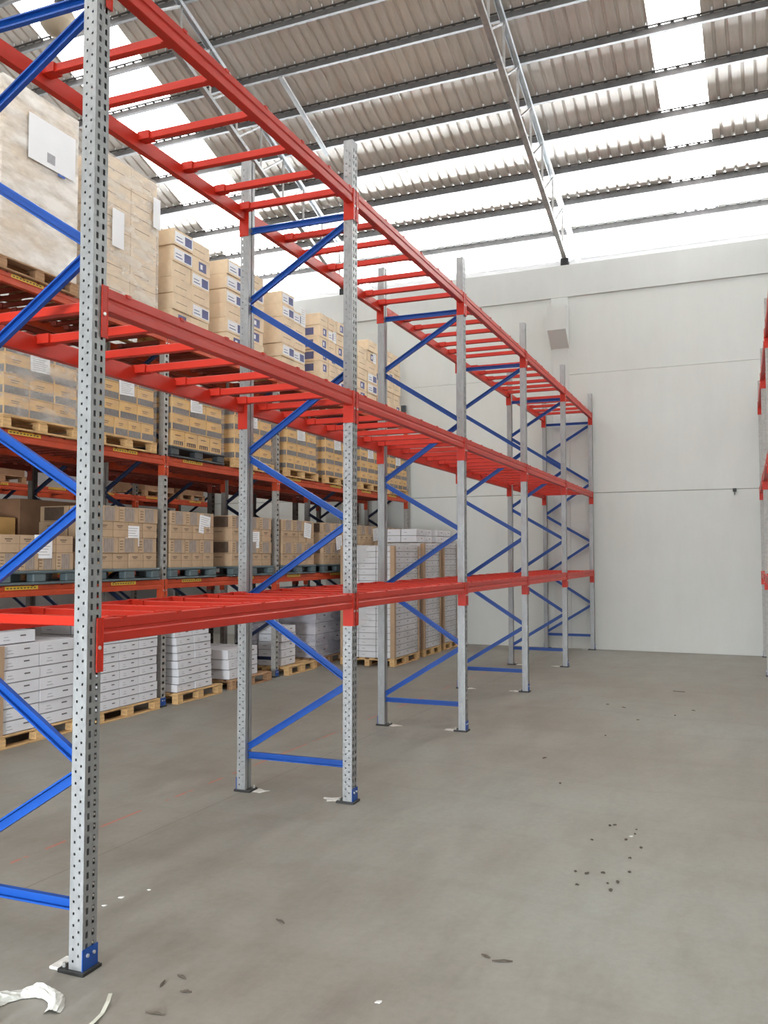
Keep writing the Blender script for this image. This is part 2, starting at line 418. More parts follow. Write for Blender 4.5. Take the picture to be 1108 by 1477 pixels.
# ------------------------------------------------------------------ pallet racking
UW, UD = .090, .072            # upright: width along the run, depth across it
def perforated(b, org, du, dv, W, H, cols, pitch, hw, hh, stagger=True, mi=0):
    """flat strip with real rectangular holes; cols = hole centres across W"""
    org, du, dv = Vector(org), Vector(du), Vector(dv)
    for ci, c in enumerate(cols):
        a = (cols[ci-1]+c)/2 if ci else 0; e = (cols[ci+1]+c)/2 if ci < len(cols)-1 else W
        off = pitch*.5 if (stagger and ci % 2) else 0
        n = int((H-.05-off)/pitch); z = .03+off
        def q(u0, u1, v0, v1): b.quad([org+du*u0+dv*v0, org+du*u1+dv*v0, org+du*u1+dv*v1, org+du*u0+dv*v1], mi)
        q(a, c-hw/2, 0, H); q(c+hw/2, e, 0, H)
        last = 0
        for k in range(n):
            q(c-hw/2, c+hw/2, last, z); last = z+hh; z += pitch
        q(c-hw/2, c+hw/2, last, H)
def upright_mesh(H, mat='zinc', fine=True):
    b = MB(); y0, y1, x1, x0 = -UW/2, UW/2, UD/2, -UD/2
    if fine:
        perforated(b, (x1,y0,0), (0,1,0), (0,0,1), UW, H, [.026, .064], .05, .014, .027, False)
        perforated(b, (x0,y0,0), (1,0,0), (0,0,1), UD, H, [.022, .050], .05, .009, .011)
        perforated(b, (x1,y1,0), (-1,0,0), (0,0,1), UD, H, [.022, .050], .05, .009, .011)
    else:
        perforated(b, (x1,y0,0), (0,1,0), (0,0,1), UW, H, [.045], .075, .040, .030, False)
        b.quad([(x0,y0,0),(x1,y0,0),(x1,y0,H),(x0,y0,H)]); b.quad([(x1,y1,0),(x0,y1,0),(x0,y1,H),(x1,y1,H)])
    if fine:   # unseen inner webs, added to block light so the holes look dark
        for yy in (y0+.0365, y1-.0365): b.quad([(x0+.0005, yy, 0), (x1-.001, yy, 0), (x1-.001, yy, H), (x0+.0005, yy, H)])
    # returned lips of the C section, widened to keep the inside dark, and the inner skin that gives the walls thickness
    for ya, yb in ((y0, y0+.036), (y1-.036, y1)):
        b.quad([(x0, yb, 0), (x0, ya, 0), (x0, ya, H), (x0, yb, H)])
    for yy in (y0+.036, y1-.038):
        b.box(x0, x0+.014, min(yy, yy), yy+.002, 0, H)
   # stiffening rib behind the face
    return b.mesh('upright', mat)
def brace_prof():
    return [(-.013,-.024),(.013,-.024),(.013,-.016),(-.008,-.019),(-.008,.019),(.013,.016),(.013,.024),(-.013,.024)]
BH = .108
# stepped box beam, outside face on the +u side
BP = [(-.022,0),(.024,0),(.028,.004),(.028,.040),(.022,.047),(.022,.058),(.028,.065),(.028,BH-.004),(.024,BH),(.006,BH),(.004,BH-.018),(-.022,BH-.018)]
MESH = {}
def cached(key, fn):
    if key not in MESH: MESH[key] = fn()
    return MESH[key]
def rack(name, label, cat, xf, depth, ys, levels, H, facing=1, mats=('zinc','red','blue'), fine=True, bars=None,
         nodes=None, stickers=False, top_brace=True, group=None, foot='blue', only_front_beam=False, barmat=None):
    """xf: centre line of the aisle-side posts; facing=+1 aisle on the +x side"""
    zn, bm, br = mats
    root = empty(name, (xf, ys[0], 0)); tag(root, label, cat, group)
    X = lambda d: -facing*d               # local x of something d metres into the rack
    um = cached(('up', H, zn, fine), lambda: upright_mesh(H, zn, fine))
    def foot_mesh():
        b = MB(); b.bbox(-.085, .055, -.06, .06, 0, .016, .002, 1)
        b.box(UD/2+.001, UD/2+.005, -UW/2-.004, UW/2+.004, .008, .105, 0)
        for yy in (-.02, .02): b.cyl((UD/2+.005, yy, .075), (UD/2+.012, yy, .075), .008, None, 6, 2)
        b.cyl((-.068, -.035, .008), (-.068, -.035, .035), .008, None, 6, 2)
        return b.mesh('base_plate', [foot, 'black', 'bolt'])
    fm = cached(('foot', foot), foot_mesh)
    for y in ys:
        for d, rz in ((0, 0 if facing > 0 else math.pi), (depth, math.pi if facing > 0 else 0)):
            u = link('upright', um, root, (X(d), y-ys[0], .016), (0,0,rz))
            link('base_plate', fm, u, (0,0,-.016))
        # lattice in the frame
        L0, L1 = X(.02), X(depth-.02)
        def brace(p, q, nm='brace'):
            key = ('brace', round(q[1]-p[1],3), round(q[0]-p[0],3), br)
            def mk():
                b = MB(); b.prism(brace_prof(), (0,0,0), (q[0]-p[0], 0, q[1]-p[1]), up=(0,1,0)) if False else None
                d_ = Vector((q[0]-p[0], 0, q[1]-p[1])); a = Vector((0,0,0))
                b = MB()
                # channel open towards +y: web thin in y
                prof = [(v, u) for u, v in brace_prof()]
                b.prism(prof, a, d_, up=(0,-1,0)); return b.mesh(nm, br)
            link(nm, cached(key, mk), root, (p[0], y-ys[0], p[1]))
        no, ni = nodes
        seq = []
        for i in range(max(len(no), len(ni))):
            if i < len(ni): seq.append((L1, ni[i]))
            if i < len(no): seq.append((L0, no[i]))
        for p, q in zip(seq, seq[1:]): brace((p[0], p[1]+.02), (q[0], q[1]-.02))
        brace((L1, ni[0]-.03), (L0, ni[0]-.03), 'horizontal_brace')
        if top_brace: brace((L1, top_brace), (L0, top_brace), 'horizontal_brace')
    # beams
    for bi, (ya, yb) in enumerate(zip(ys, ys[1:])):
        Lb = (yb-ya) - UW - .006
        for li, z in enumerate(levels):
            for side, d in ((1, -.013), (-1, depth+.013)):
                if only_front_beam and side < 0: continue
                sgn = facing*side
                def mkbeam():
                    b = MB(); pr = [(sgn*u, v) for u, v in BP]
                    if sgn < 0: pr = list(reversed(pr))
                    b.prism(pr, (0, 0, 0), (0, Lb, 0)); return b.mesh('beam', bm)
                def mkcon():
                    b = MB(); g = sgn; xw = (UD/2+.004)
                    # leg beside the post, leg across its face
                    x0_, x1_ = sorted((g*(-.034), g*(xw+.007)))
                    b.box(x0_, x1_, .001, .005, -.125, BH+.004)
                    x2_, x3_ = sorted((g*(xw+.002), g*(xw+.006)))
                    b.box(x2_-g*.001, x3_-g*.001, -.036, .005, -.125, BH+.004)
                    b.cyl((g*(xw-.004), -.02, -.018), (g*(xw+.010), -.02, -.018), .009, None, 6, 1)
                    return b.mesh('connector', [bm, 'bolt'])
                bmsh = cached(('beam', round(Lb,3), sgn, bm), mkbeam)
                bo = link('beam', bmsh, root, (X(d), ya-ys[0]+UW/2+.003, z-BH))
                cm = cached(('con', sgn, bm), mkcon)
                link('connector', cm, bo, (-X(d)+X(0 if side > 0 else depth), -.004, 0))
                link('connector', cm, bo, (-X(d)+X(0 if side > 0 else depth), Lb+.004, 0), (0,0,0), (1,-1,1))
                if stickers and side > 0:
                    def mkst():
                        b = MB(); w_ = .42
                        b.box(.0, .0012, 0, w_, 0, .034)
                        for k in range(9):
                            y_ = .02+k*.043; b.box(.0012, .0016, y_, y_+.026, .010, .022, 1)
                        return b.mesh('load_sticker', ['sticker', 'print_dark'])
                    for yy in ((.25, 1.75) if bi % 2 else (.3, 1.6)):
                        link('load_sticker', cached('stick', mkst), bo, (.0285 if sgn > 0 else -.0285, yy, .068), (0,0,0), None if sgn > 0 else (-1,1,1))
            if bars:
                for yy in bars[li % len(bars)]:
                    if yy > Lb-.02: continue
                    def mkbar():
                        b = MB(); Wd = depth+.026
                        b.bbox(-Wd/2+.03, Wd/2-.03, -.022, .022, -.050, -.004, .003)
                        for e in (-1, 1):
                            # saddle: flared end dropped into the beam's step, tab over its top
                            x0_, x1_ = sorted((e*(Wd/2-.014), e*(Wd/2-.10)))
                            b.box(x0_, x1_, -.036, .036, -.052, .0)
                            x0_, x1_ = sorted((e*(Wd/2+.029), e*(Wd/2-.05)))
                            b.box(x0_, x1_, -.016, .016, .0, .004)
                            x0_, x1_ = sorted((e*(Wd/2+.0285), e*(Wd/2+.032)))
                            b.box(x0_, x1_, -.016, .016, -.012, .004)
                        return b.mesh('support_bar', barmat or bm)
                    link('support_bar', cached(('bar', depth, barmat or bm), mkbar), root, (X(depth/2), ya-ys[0]+UW/2+yy, z))
    return root

NO = [.86, 2.03, 3.16, 4.29]; NI = [.30, 1.44, 2.56, 3.74]
LV = [1.505, 2.99, 4.505]
YM = [0, 2.8, 5.6, 8.4, 11.2, 13.97]
bars_main = [[.15,.575,.99,1.42,1.85,2.27,2.62], [.15,.575,1.0,1.41,1.85,2.27,2.64], [.575,.98,1.42,1.90,2.31,2.66]]
rack('pallet_rack', 'empty orange and blue pallet rack with galvanised posts, in the middle', 'rack', 0, .884, YM, LV, 4.865,
     1, ('zinc','red','blue'), True, bars_main, (NO, NI), top_brace=4.32)
YR = [5.6, 8.4, 11.2, 13.85]
rack('pallet_rack', 'pallet rack cut off by the right edge of the photo', 'rack', 2.965+UD/2, .884, YR, LV, 4.865,
     -1, ('zinc_old','red','blue'), True, [[.575,1.42,2.27]], (NO, NI), top_brace=4.32)
XA = -3.755; YA = [0.15, 2.91, 5.67, 8.43, 11.19, 13.93]
LA = [1.50, 2.975, 4.465]
barsA = [[.2+.2*k for k in range(13)]]
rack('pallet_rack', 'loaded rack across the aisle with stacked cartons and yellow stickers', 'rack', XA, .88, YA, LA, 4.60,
     1, ('zinc_old','orange','darkblue'), False, [barsA[0][::2], barsA[0], barsA[0]], (NO, NI), stickers=True, top_brace=4.25, barmat='orange_shaded')
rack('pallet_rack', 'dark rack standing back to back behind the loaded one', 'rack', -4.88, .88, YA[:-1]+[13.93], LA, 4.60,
     1, ('zinc_shaded','orange_shaded','darkblue'), False, [barsA[0][::3], barsA[0], barsA[0]], (NO, NI), top_brace=4.25)
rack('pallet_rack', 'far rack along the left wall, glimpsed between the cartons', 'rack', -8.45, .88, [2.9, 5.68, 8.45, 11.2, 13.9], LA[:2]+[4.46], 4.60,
     1, ('zinc_shaded','orange','darkblue'), False, [barsA[0][::3]], (NO, NI), stickers=True, top_brace=4.25, barmat='orange_shaded')

# ------------------------------------------------------------------ pallets
def wood_pallet(loc, label, W=.98, D=.84, mat='wood', group='wooden pallets', rz=0):
    """W along y (the aisle side), D into the rack; origin at the aisle-side edge, bottom"""
    t = empty('pallet', loc, rz); tag(t, label, 'pallet', group)
    def board(nm, x0, x1, y0, y1, z0, z1):
        key = ('pb', round(x1-x0,3), round(y1-y0,3), round(z1-z0,3), mat)
        def mk():
            b = MB(); b.bbox(0, x1-x0, 0, y1-y0, 0, z1-z0, .003); return b.mesh(nm, mat)
        link(nm, cached(key, mk), t, (x0, y0, z0))
    for x in (-.09, -D/2-.045, -D): board('bottom_board', x, x+.09, 0, W, 0, .018)
    for x in (-.09, -D/2-.045, -D):
        for y in (0, W/2-.06, W-.11): board('block', x+.002, x+.088, y+.001, y+(.12 if 0<y<W-.2 else .109), .018, .092)
    for y in (0, W/2-.05, W-.10): board('stringer_board', -D, 0, y, y+.10, .092, .108)
    n = 6
    for k in range(n):
        x = -D + k*(D-.10)/(n-1); board('deck_board', x, x+.10, 0, W, .108, .126)
    return t
PT = .127
def plastic_pallet(loc, label, W=1.05, D=.84, mat='plastic', dots=False):
    def mk():
        b = MB(); b.bbox(-D, 0, 0, W, .105, .135, .008)
        for x in (-.10, -D/2-.05, -D):
            b.bbox(x, x+.10, 0, W, 0, .022, .005)
            for y, w_ in ((0, .16), (W/2-.09, .18), (W-.16, .16)):
                b.bbox(x+.002, x+.098, y+.002, y+w_-.002, .02, .107, .012)
        return b.mesh('plastic_pallet', mat)
    o = link('plastic_pallet', cached(('pp', W, mat), mk), loc=loc); tag(o, label, 'pallet', 'plastic pallets')
    return o

# ------------------------------------------------------------------ cartons
def carton_mesh(kind, D, W, H):
    """+x face towards the aisle; size D (x) W (y) H (z); origin at its bottom centre"""
    b = MB(); g = .004; x0, x1, y0, y1, z1 = -D/2+g, D/2-g, -W/2+g, W/2-g, H-.002
    lay = [.0006]      # every print lies a hair above the one before it
    def front(y_0, y_1, z_0, z_1, mi): lay[0] += .0005; b.box(x1, x1+lay[0], y_0, y_1, z_0, z_1, mi)
    def side(x_0, x_1, z_0, z_1, mi): b.box(x_0, x_1, y0-.0008-(.0005 if mi else 0), y0, z_0, z_1, mi)
    if kind == 'white': side(x0+D*.2, x0+D*.36, H*.45, H*.54, 2)
    if kind == 'banded':
        mats = ['kraft', 'print_grey', 'print_dark', 'tape']; b.bbox(x0, x1, y0, y1, 0, z1, .004)
        front(y0+.012, y1-.006, .012, H*.44, 1); side(x0+.01, x1-.01, .012, H*.44, 1)
        front(y0+W*.28, y0+W*.62, H*.70, H*.74, 2); front(y0+W*.30, y0+W*.56, H*.60, H*.63, 2)
        side(x0+D*.3, x0+D*.6, H*.68, H*.72, 2)
        b.box(x0, x1, -.025, .025, z1, z1+.0008, 3)
    elif kind == 'handle':
        mats = ['kraft', 'print_dark', 'print_dark', 'tape']; b.bbox(x0, x1, y0, y1, 0, z1, .004)
        front(y0+W*.14, y1-W*.14, H*.30, H*.36, 1)
        for k in range(5): front(y0+W*(.14+.15*k), y0+W*(.22+.15*k), H*.12, H*.30, 1)
        front(y0+W*.25, y0+W*.65, H*.68, H*.73, 2); b.box(x0, x1, -.025, .025, z1, z1+.0008, 3)
    elif kind == 'tan':
        mats = ['kraft_dull', 'print_dark', 'tape']; b.bbox(x0, x1, y0, y1, 0, z1, .004)
        front(y0+W*.22, y0+W*.60, H*.72, H*.78, 1); front(y0+W*.30, y0+W*.52, H*.62, H*.66, 1)
        front(y0+.004, y1-.004, H*.485, H*.5, 1)
        side(x0+D*.3, x0+D*.6, H*.7, H*.75, 1); b.box(x0, x1, -.025, .025, z1, z1+.0008, 2)
    elif kind == 'panel':
        mats = ['kraft_dull', 'print_greyl', 'print_dark', 'tape']; b.bbox(x0, x1, y0, y1, 0, z1, .004)
        front(y0+W*.28, y1-W*.22, H*.06, H*.94, 1)
        for k in range(4): front(y0+W*.04, y0+W*.20, H*(.2+.18*k), H*(.24+.18*k), 2)
        side(x0+D*.15, x1-D*.15, H*.08, H*.92, 2); b.box(x0, x1, -.025, .025, z1, z1+.0008, 3)
    elif kind == 'white':
        mats = ['white_box', 'gap', 'print_text']; b.bbox(x0, x1, y0, y1, .002, z1, .003)
        front(y0, y1, .001, .007, 1); side(x0, x1, .001, .006, 1)
        front(y0+W*.18, y0+W*.34, H*.30, H*.36, 2); front(y0+W*.60, y0+W*.74, H*.55, H*.66, 1)
        front(y0+W*.20, y0+W*.30, H*.55, H*.60, 2)
    elif kind in ('pale', 'pale_print', 'pale_mark'):
        mats = ['kraft_pale', 'print_navy', 'paper', 'tape', 'print_dark']; b.bbox(x0, x1, y0, y1, 0, z1, .006)
        if kind == 'pale_print':
            front(y0+W*.05, y0+W*.95, H*.15, H*.85, 2); front(y0+W*.55, y0+W*.90, H*.22, H*.78, 1)
            front(y0+W*.12, y0+W*.45, H*.3, H*.36, 1); front(y0+W*.12, y0+W*.40, H*.5, H*.55, 1)
        elif kind == 'pale_mark':
            front(y0+W*.35, y0+W*.75, H*.2, H*.8, 1); front(y0+W*.43, y0+W*.55, H*.35, H*.65, 2)
            side(x0+D*.2, x1-D*.3, H*.2, H*.8, 1)
        else:
            front(y0+W*.15, y0+W*.7, H*.45, H*.48, 4)
        b.box(x0, x1, -.03, .03, z1, z1+.0008, 3)
        b.box(x0-.0006, x0, -.03, .03, H*.7, z1, 3)
    else:
        mats = ['kraft_brown', 'tape']; b.bbox(x0, x1, y0, y1, 0, z1, .004); b.box(x0, x1, -.025, .025, z1, z1+.0008, 1)
    return b.mesh('carton', mats)
def cm(kind, D, W, H): return cached(('ct', kind, round(D,3), round(W,3), round(H,3)), lambda: carton_mesh(kind, D, W, H))
ORD = ['bottom', 'second', 'third', 'fourth', 'fifth', 'sixth', 'seventh', 'eighth', 'ninth', 'tenth']
def rowname(r, n): return 'top row' if r == n-1 else ('bottom row' if r == 0 else ORD[r]+' row')
def colname(c, n): return {1: ['only'], 2: ['left', 'right'], 3: ['left', 'middle', 'right'],
    4: ['left', 'second', 'third', 'right'], 5: ['left', 'second', 'middle', 'fourth', 'right']}[n][c]
PENDING = []
CAM = Vector(cam.matrix_world.translation)
def place_cartons(limit):
    """the cartons that show largest become things of their own; the rest become one object"""
    def size(c):
        me, loc, rz, W, H, d, keep, *_ = c
        return (1e6 if keep else 0) + W*H/((Vector(loc)-CAM).length**2)*(1 if d == 0 else .45 if d == 1 else .1)
    PENDING.sort(key=size, reverse=True)
    mb_v, mb_f, mb_m, mats = [], [], [], []
    for i_, (me, loc, rz, W, H, d, papers, lab, group) in enumerate(PENDING):
        if i_ < limit:
            o = link('carton', me, None, loc, (0, 0, rz)); tag(o, lab, 'carton', group)
            for pp in papers: paper(o, *pp)
        else:
            mx = Matrix.Translation(loc) @ Matrix.Rotation(rz, 4, 'Z'); n = len(mb_v)
            mb_v += [tuple(mx @ v.co) for v in me.vertices]
            for m_ in me.materials:
                if m_ not in mats: mats.append(m_)
            mp = [mats.index(m_) for m_ in me.materials]
            for p_ in me.polygons: mb_f.append([n+q for q in p_.vertices]); mb_m.append(mp[p_.material_index])
    me = bpy.data.meshes.new('distant_cartons'); me.from_pydata(mb_v, [], mb_f)
    for m_ in mats: me.materials.append(m_)
    me.polygons.foreach_set('material_index', mb_m); me.update()
    tag(link('distant_cartons', me), 'smaller and half hidden cartons far along and deep inside the loaded rack', 'cartons', kind='stuff')
def stack(xf, y0, y1, z, rows, ch, where, desc, group, depth=.80, nd=2, jit=.006, top=False, lean=0, far_side=False, tilt=0, parent=None, drop=()):
    """rows: list of (kind, columns) from the bottom up. where: short phrase naming the stack."""
    made = {}
    nr = len(rows)
    for r, (kind, nc) in enumerate(rows):
        Wc = (y1-y0)/nc; Dc = depth/nd
        jr = random.uniform(-jit, jit)
        for c in range(nc):
            for d in range(nd):
                if d and not (c == 0 or (far_side and c == nc-1) or (top and r == nr-1)): continue
                if (r, c) in drop: continue
                k = kind[c % len(kind)] if isinstance(kind, (list, tuple)) else kind
                me = cm(k, Dc, Wc, ch); rz = random.uniform(-1, 1)*jit*.8
                loc = (xf - Dc/2 - d*(Dc+2.2*jit) + random.uniform(-jit, jit) - (jit if d == 0 else 0) + lean*r,
                       y0 + Wc*(c+.5) + jr, z + r*ch)
                if parent is not None:
                    made[(r, c, d)] = link('carton', me, parent, loc, (0, 0, rz)); continue
                pos = colname(c, nc) + (' front' if d == 0 else (' middle' if d < nd-1 else ' back') if nd > 2 else ' back')
                papers = []; made[(r, c, d)] = papers
                PENDING.append((me, loc, rz, Wc, ch, d, papers, f'{desc}, {rowname(r, nr)}, {pos}, {where}', group))
    return made
def paper(parent, W, H, y, z, D, tilt=0, mat='paper'):
    def mk():
        b = MB(); b.box(0, .0015, -W/2, W/2, -H/2, H/2)
        for k in range(7): b.box(.0015, .0018, -W*.38, W*(.38-.08*(k % 3)), H*(.38-.12*k)-.004, H*(.38-.12*k)+.002, 1)
        return b.mesh('paper_label', [mat, 'print_text'])
    link('paper_label', cached(('pl', W, H), mk), parent, (D/2+.001, y, z), (tilt, 0, 0))

XF = -3.70
nth = ['leftmost', 'second', 'third', 'fourth', 'fifth', 'sixth', 'seventh', 'eighth']
# --- middle shelf: banded golden cartons
z = LA[1]+.005
L2P = [(3.14,4.12),(4.48,5.42),(5.77,6.88),(7.20,8.22),(8.68,9.68),(10.03,11.02),(11.48,12.46),(12.88,13.84)]
for i, (a, e) in enumerate(L2P):
    wh = f'{nth[i]} pallet along the middle shelf'
    if i == 2: plastic_pallet((XF+.02, a-.03, z), 'charcoal plastic pallet, third pallet along the middle shelf', e-a+.06, mat='plastic_dark')
    else: wood_pallet((XF+.02, a-.03, z), 'pale wooden pallet, '+wh, e-a+.06)
    zz = z+(.135 if i == 2 else PT)+.001; n = 4 if i == 2 else 3
    rows = [('banded', 4 if i % 3 == 1 else 3), ('banded', 3), ('banded', 3), ('banded', 3)]
    if i == 2: rows = [('handle', 4), ('banded', 3), ('banded', 3), ('banded', 4)]
    m = stack(XF, a, e, zz, rows, .196, wh.replace(' along the', ',').replace('pallet,', 'pallet on the').replace('the middle', 'middle'), 'golden carton', 'golden cartons on the middle shelf', nd=2)
    Dc = .40
    m[(2,1,0)].append((.26, .17, -.03, .165, Dc, .05))
    # clear film wound round the load, fixed to its bottom carton row
    b = MB(); y0, y1, x0, x1, z0, z1 = a-.014, e+.014, XF-.82, XF+.016, .0, .78
    for k, (p, q) in enumerate((((x1,y0),(x1,y1)),((x1,y1),(x0,y1)),((x0,y0),(x1,y0)))):
        b.quad([(p[0],p[1],zz+z0),(q[0],q[1],zz+z0),(q[0],q[1],zz+z1),(p[0],p[1],zz+z1)])
    f = build(b, 'stretch_film', 'film' if i == 0 else 'film_thin')
    tag(f, 'clear stretch film round the cartons, '+wh, 'stretch film', 'stretch film round loads')
# --- lowest shelf: tan cartons on grey-blue plastic pallets
z = LA[0]+.005
L1P = [(3.12,4.12),(4.46,5.52),(5.76,6.72),(7.15,8.24),(8.55,9.62),(9.94,11.02),(11.42,12.40),(12.80,13.58)]
for i, (a, e) in enumerate(L1P):
    wh = f'{nth[i]} pallet along the lowest shelf'
    plastic_pallet((XF+.02, a-.02, z), 'grey-blue plastic pallet, '+wh, e-a+.04)
    zz = z+.136
    rows = [('tan', 4), ('panel', 3), ('tan', 4), ('panel', 3)]
    if i == 0: rows = [('panel', 4), ('tan', 4)]
    m = stack(XF, a+.01, e-.01, zz, rows, .172, f'{nth[i]} pallet on lowest shelf', 'tan carton', 'tan cartons on the lowest shelf', nd=2)
    key = {0:(1,2,0)}.get(i, (2,2,0) if i % 2 else (3,2,0))
    m[key].append((.24, .23, -.06, .02 if i else .06, .40, (0, .0, -.12, .02, -.1, .15, .1, 0)[i]))
# a single large brown carton and small boxes on the rear rack, seen through the lowest shelf
for k, (y0, y1, h) in enumerate(((4.55, 5.55, .80), (3.62, 4.50, .58))):
    wood_pallet((-4.86, y0-.02, z), ('dark pallet under the big brown carton, rear rack' if k == 0 else 'dark pallet behind the leftmost tan cartons, rear rack'), y1-y0+.04, mat='wood_dark')
    o = link('carton', cm('brown' if k == 0 else 'banded', .8, y1-y0, h), None, (-5.27, (y0+y1)/2, z+PT+.001))
    tag(o, ('big brown carton on the rear rack beside the nearest post' if k == 0 else 'large banded carton on the rear rack at the left edge'), 'carton')
for k, (y0, y1) in enumerate(((5.80, 6.72), (7.1, 8.15))):
    wood_pallet((-4.86, y0-.02, .0), ('dark pallet on the floor behind the leaning white cartons' if k == 0 else 'dark pallet on the floor behind the low white cartons'), y1-y0+.04, mat='wood_dark')
    o = link('carton', cm('brown', .8, y1-y0, .95), None, (-5.27, (y0+y1)/2, PT+.001))
    tag(o, ('tall brown carton on the floor behind the leaning white cartons' if k == 0 else 'tall brown carton on the floor behind the low white cartons'), 'carton')
for k, (y0, y1) in enumerate(((3.1, 4.1), (4.5, 5.5), (5.85, 6.8), (7.2, 8.2), (8.6, 9.6), (10, 11), (11.5, 12.4))):
    wood_pallet((-4.86, y0-.02, LA[1]+.005), f'{nth[k]} dark pallet on the middle shelf of the rear rack', y1-y0+.04, mat='wood_dark', group='rear rack pallets')
    o = link('carton', cm('brown', .8, y1-y0, .8), None, (-5.27, (y0+y1)/2, LA[1]+PT+.006))
    tag(o, f'{nth[k]} brown carton on the middle shelf of the rear rack', 'carton', 'rear rack cartons')
for k, (y0, y1) in enumerate(((7.3, 8.3), (11.5, 12.5), (12.7, 13.6))):
    for lv in (0, 1):
        zz = LA[lv]+.005
        wood_pallet((-8.43, y0-.02, zz), f'{["left", "middle", "right"][k]} pallet on the {["lowest", "middle"][lv]} shelf by the left wall', y1-y0+.04, mat='wood_dark', group='far rack pallets')
        o = link('carton', cm('brown', .8, y1-y0, .75), None, (-8.85, (y0+y1)/2, zz+PT+.001))
        tag(o, f'{["left", "middle", "right"][k]} brown carton on the {["lowest", "middle"][lv]} shelf by the left wall', 'carton', 'far rack cartons')

# --- top shelf
z = LA[2]+.005
def film_shell(t, x0, x1, y0, y1, z0, z1, mat, nm='stretch_film', seed=1, nn=10, amp=.006, top=True):
    rnd = random.Random(seed); b = MB()
    def face(P, U, V, nrm):
        P, U, V, nrm = map(Vector, (P, U, V, nrm)); n = len(b.v)
        for j in range(nn+1):
            for i_ in range(nn+1):
                edge = i_ in (0, nn) or j in (0, nn)
                b.v.append(tuple(P + U*(i_/nn) + V*(j/nn) + nrm*(0 if edge else rnd.uniform(-.2, 1)*amp)))
        for j in range(nn):
            for i_ in range(nn):
                a_ = n+j*(nn+1)+i_; b.f.append((a_, a_+1, a_+nn+2, a_+nn+1)); b.m.append(0)
    dx, dy, dz = x1-x0, y1-y0, z1-z0
    face((x1,y0,z0), (0,dy,0), (0,0,dz), (1,0,0)); face((x0,y0,z0), (dx,0,0), (0,0,dz), (0,-1,0))
    face((x1,y1,z0), (-dx,0,0), (0,0,dz), (0,1,0)); face((x0,y1,z0), (0,-dy,0), (0,0,dz), (-1,0,0))
    if top: face((x0,y0,z1), (dx,0,0), (0,dy,0), (0,0,1))
    o = build(b, nm, mat, t); o.data.polygons.foreach_set('use_smooth', [True]*len(o.data.polygons)); return o
def wrapped(loc, D, W, H, rows, label, film, group='film-wrapped loads', corner=False, z0=0, seed=1, nd=2, gap=None):
    t = empty('wrapped_load', loc); tag(t, label, 'wrapped load', group)
    ch = H/len(rows); stack(0, 0, W, 0, rows, ch, '', '', None, depth=D, nd=nd, jit=.002, far_side=True, top=True, parent=t)
    film_shell(t, -D-.01, .012, -.012, W+.012, .0, H+.01, film, seed=seed)
    if corner:
        for (x, y, sx, sy) in ((.016, -.016, -1, 1), (.016, W+.016, -1, -1), (-D-.014, -.016, 1, 1)):
            b = MB(); x0, x1 = sorted((x, x+sx*.07)); y0, y1 = sorted((y, y+sy*.07))
            b.box(x0, x1, y-.003, y+.003, 0, H); b.box(x-.003, x+.003, y0, y1, 0, H)
            build(b, 'corner_board', 'corner', t)
    return t
wood_pallet((XF+.02, 3.02, z), 'wooden pallet under the leftmost shiny load on the top shelf', 1.06, mat='wood_dark')
t = wrapped((XF, 3.05, z+PT), .84, 1.0, 1.72, [('pale', 3)]*6, 'tall shiny film-wrapped load, leftmost on the top shelf', 'film_glare', seed=3)
b = MB(); b.box(.028, .030, .30, .95, 1.05, 1.50); b.box(.03, .0305, .55, .66, 1.1, 1.2, 1); build(b, 'paper_label', ['paper', 'print_text'], t)
b = MB(); b.box(.0305, .032, .70, .80, 1.02, 1.045); build(b, 'tape_strip', 'blue', t)
wood_pallet((XF+.02, 4.44, z), 'wooden pallet under the second shiny load on the top shelf', 1.02, mat='wood_dark')
t = wrapped((XF, 4.47, z+PT), .84, .96, 1.60, [('pale', 2)]*6, 'second shiny film-wrapped load on the top shelf, beside the nearest post', 'film', seed=5)
for yy, zc, ww, hh in ((.12, .80, .20, .42), (.84, 1.22, .16, .36)):
    b = MB(); b.box(.028, .030, yy, yy+ww if yy < .5 else .975, zc-hh/2, zc+hh/2); build(b, 'paper_label', 'paper', t)
L3P = [(5.77,6.60,6),(6.98,7.98,6),(8.52,9.32,6),(9.84,10.78,6),(11.36,12.28,6),(12.78,13.52,6)]
for i, (a, e, n) in enumerate(L3P):
    wh = f'{nth[i+2]} stack on top shelf'
    wood_pallet((XF+.02, a-.03, z), f'pale wooden pallet, {nth[i+2]} pallet along the top shelf', e-a+.06)
    r = random.Random(40+i); rows = []
    for k in range(n): rows.append(([r.choice(['pale', 'pale_print', 'pale', 'pale_mark']) for _ in range(3)], 2 if i != 3 else 3))
    drop = [(5, 1)] if i == 2 else ([(5, 0)] if i == 4 else [])
    m = stack(XF, a, e, z+PT+.001, rows, .200, wh, 'pale carton', 'pale cartons on the top shelf', nd=2, jit=.016, drop=drop)
    if i in (2, 3, 4): m[(4, 1, 0)].append((.15, .30, .12, .16, .40))

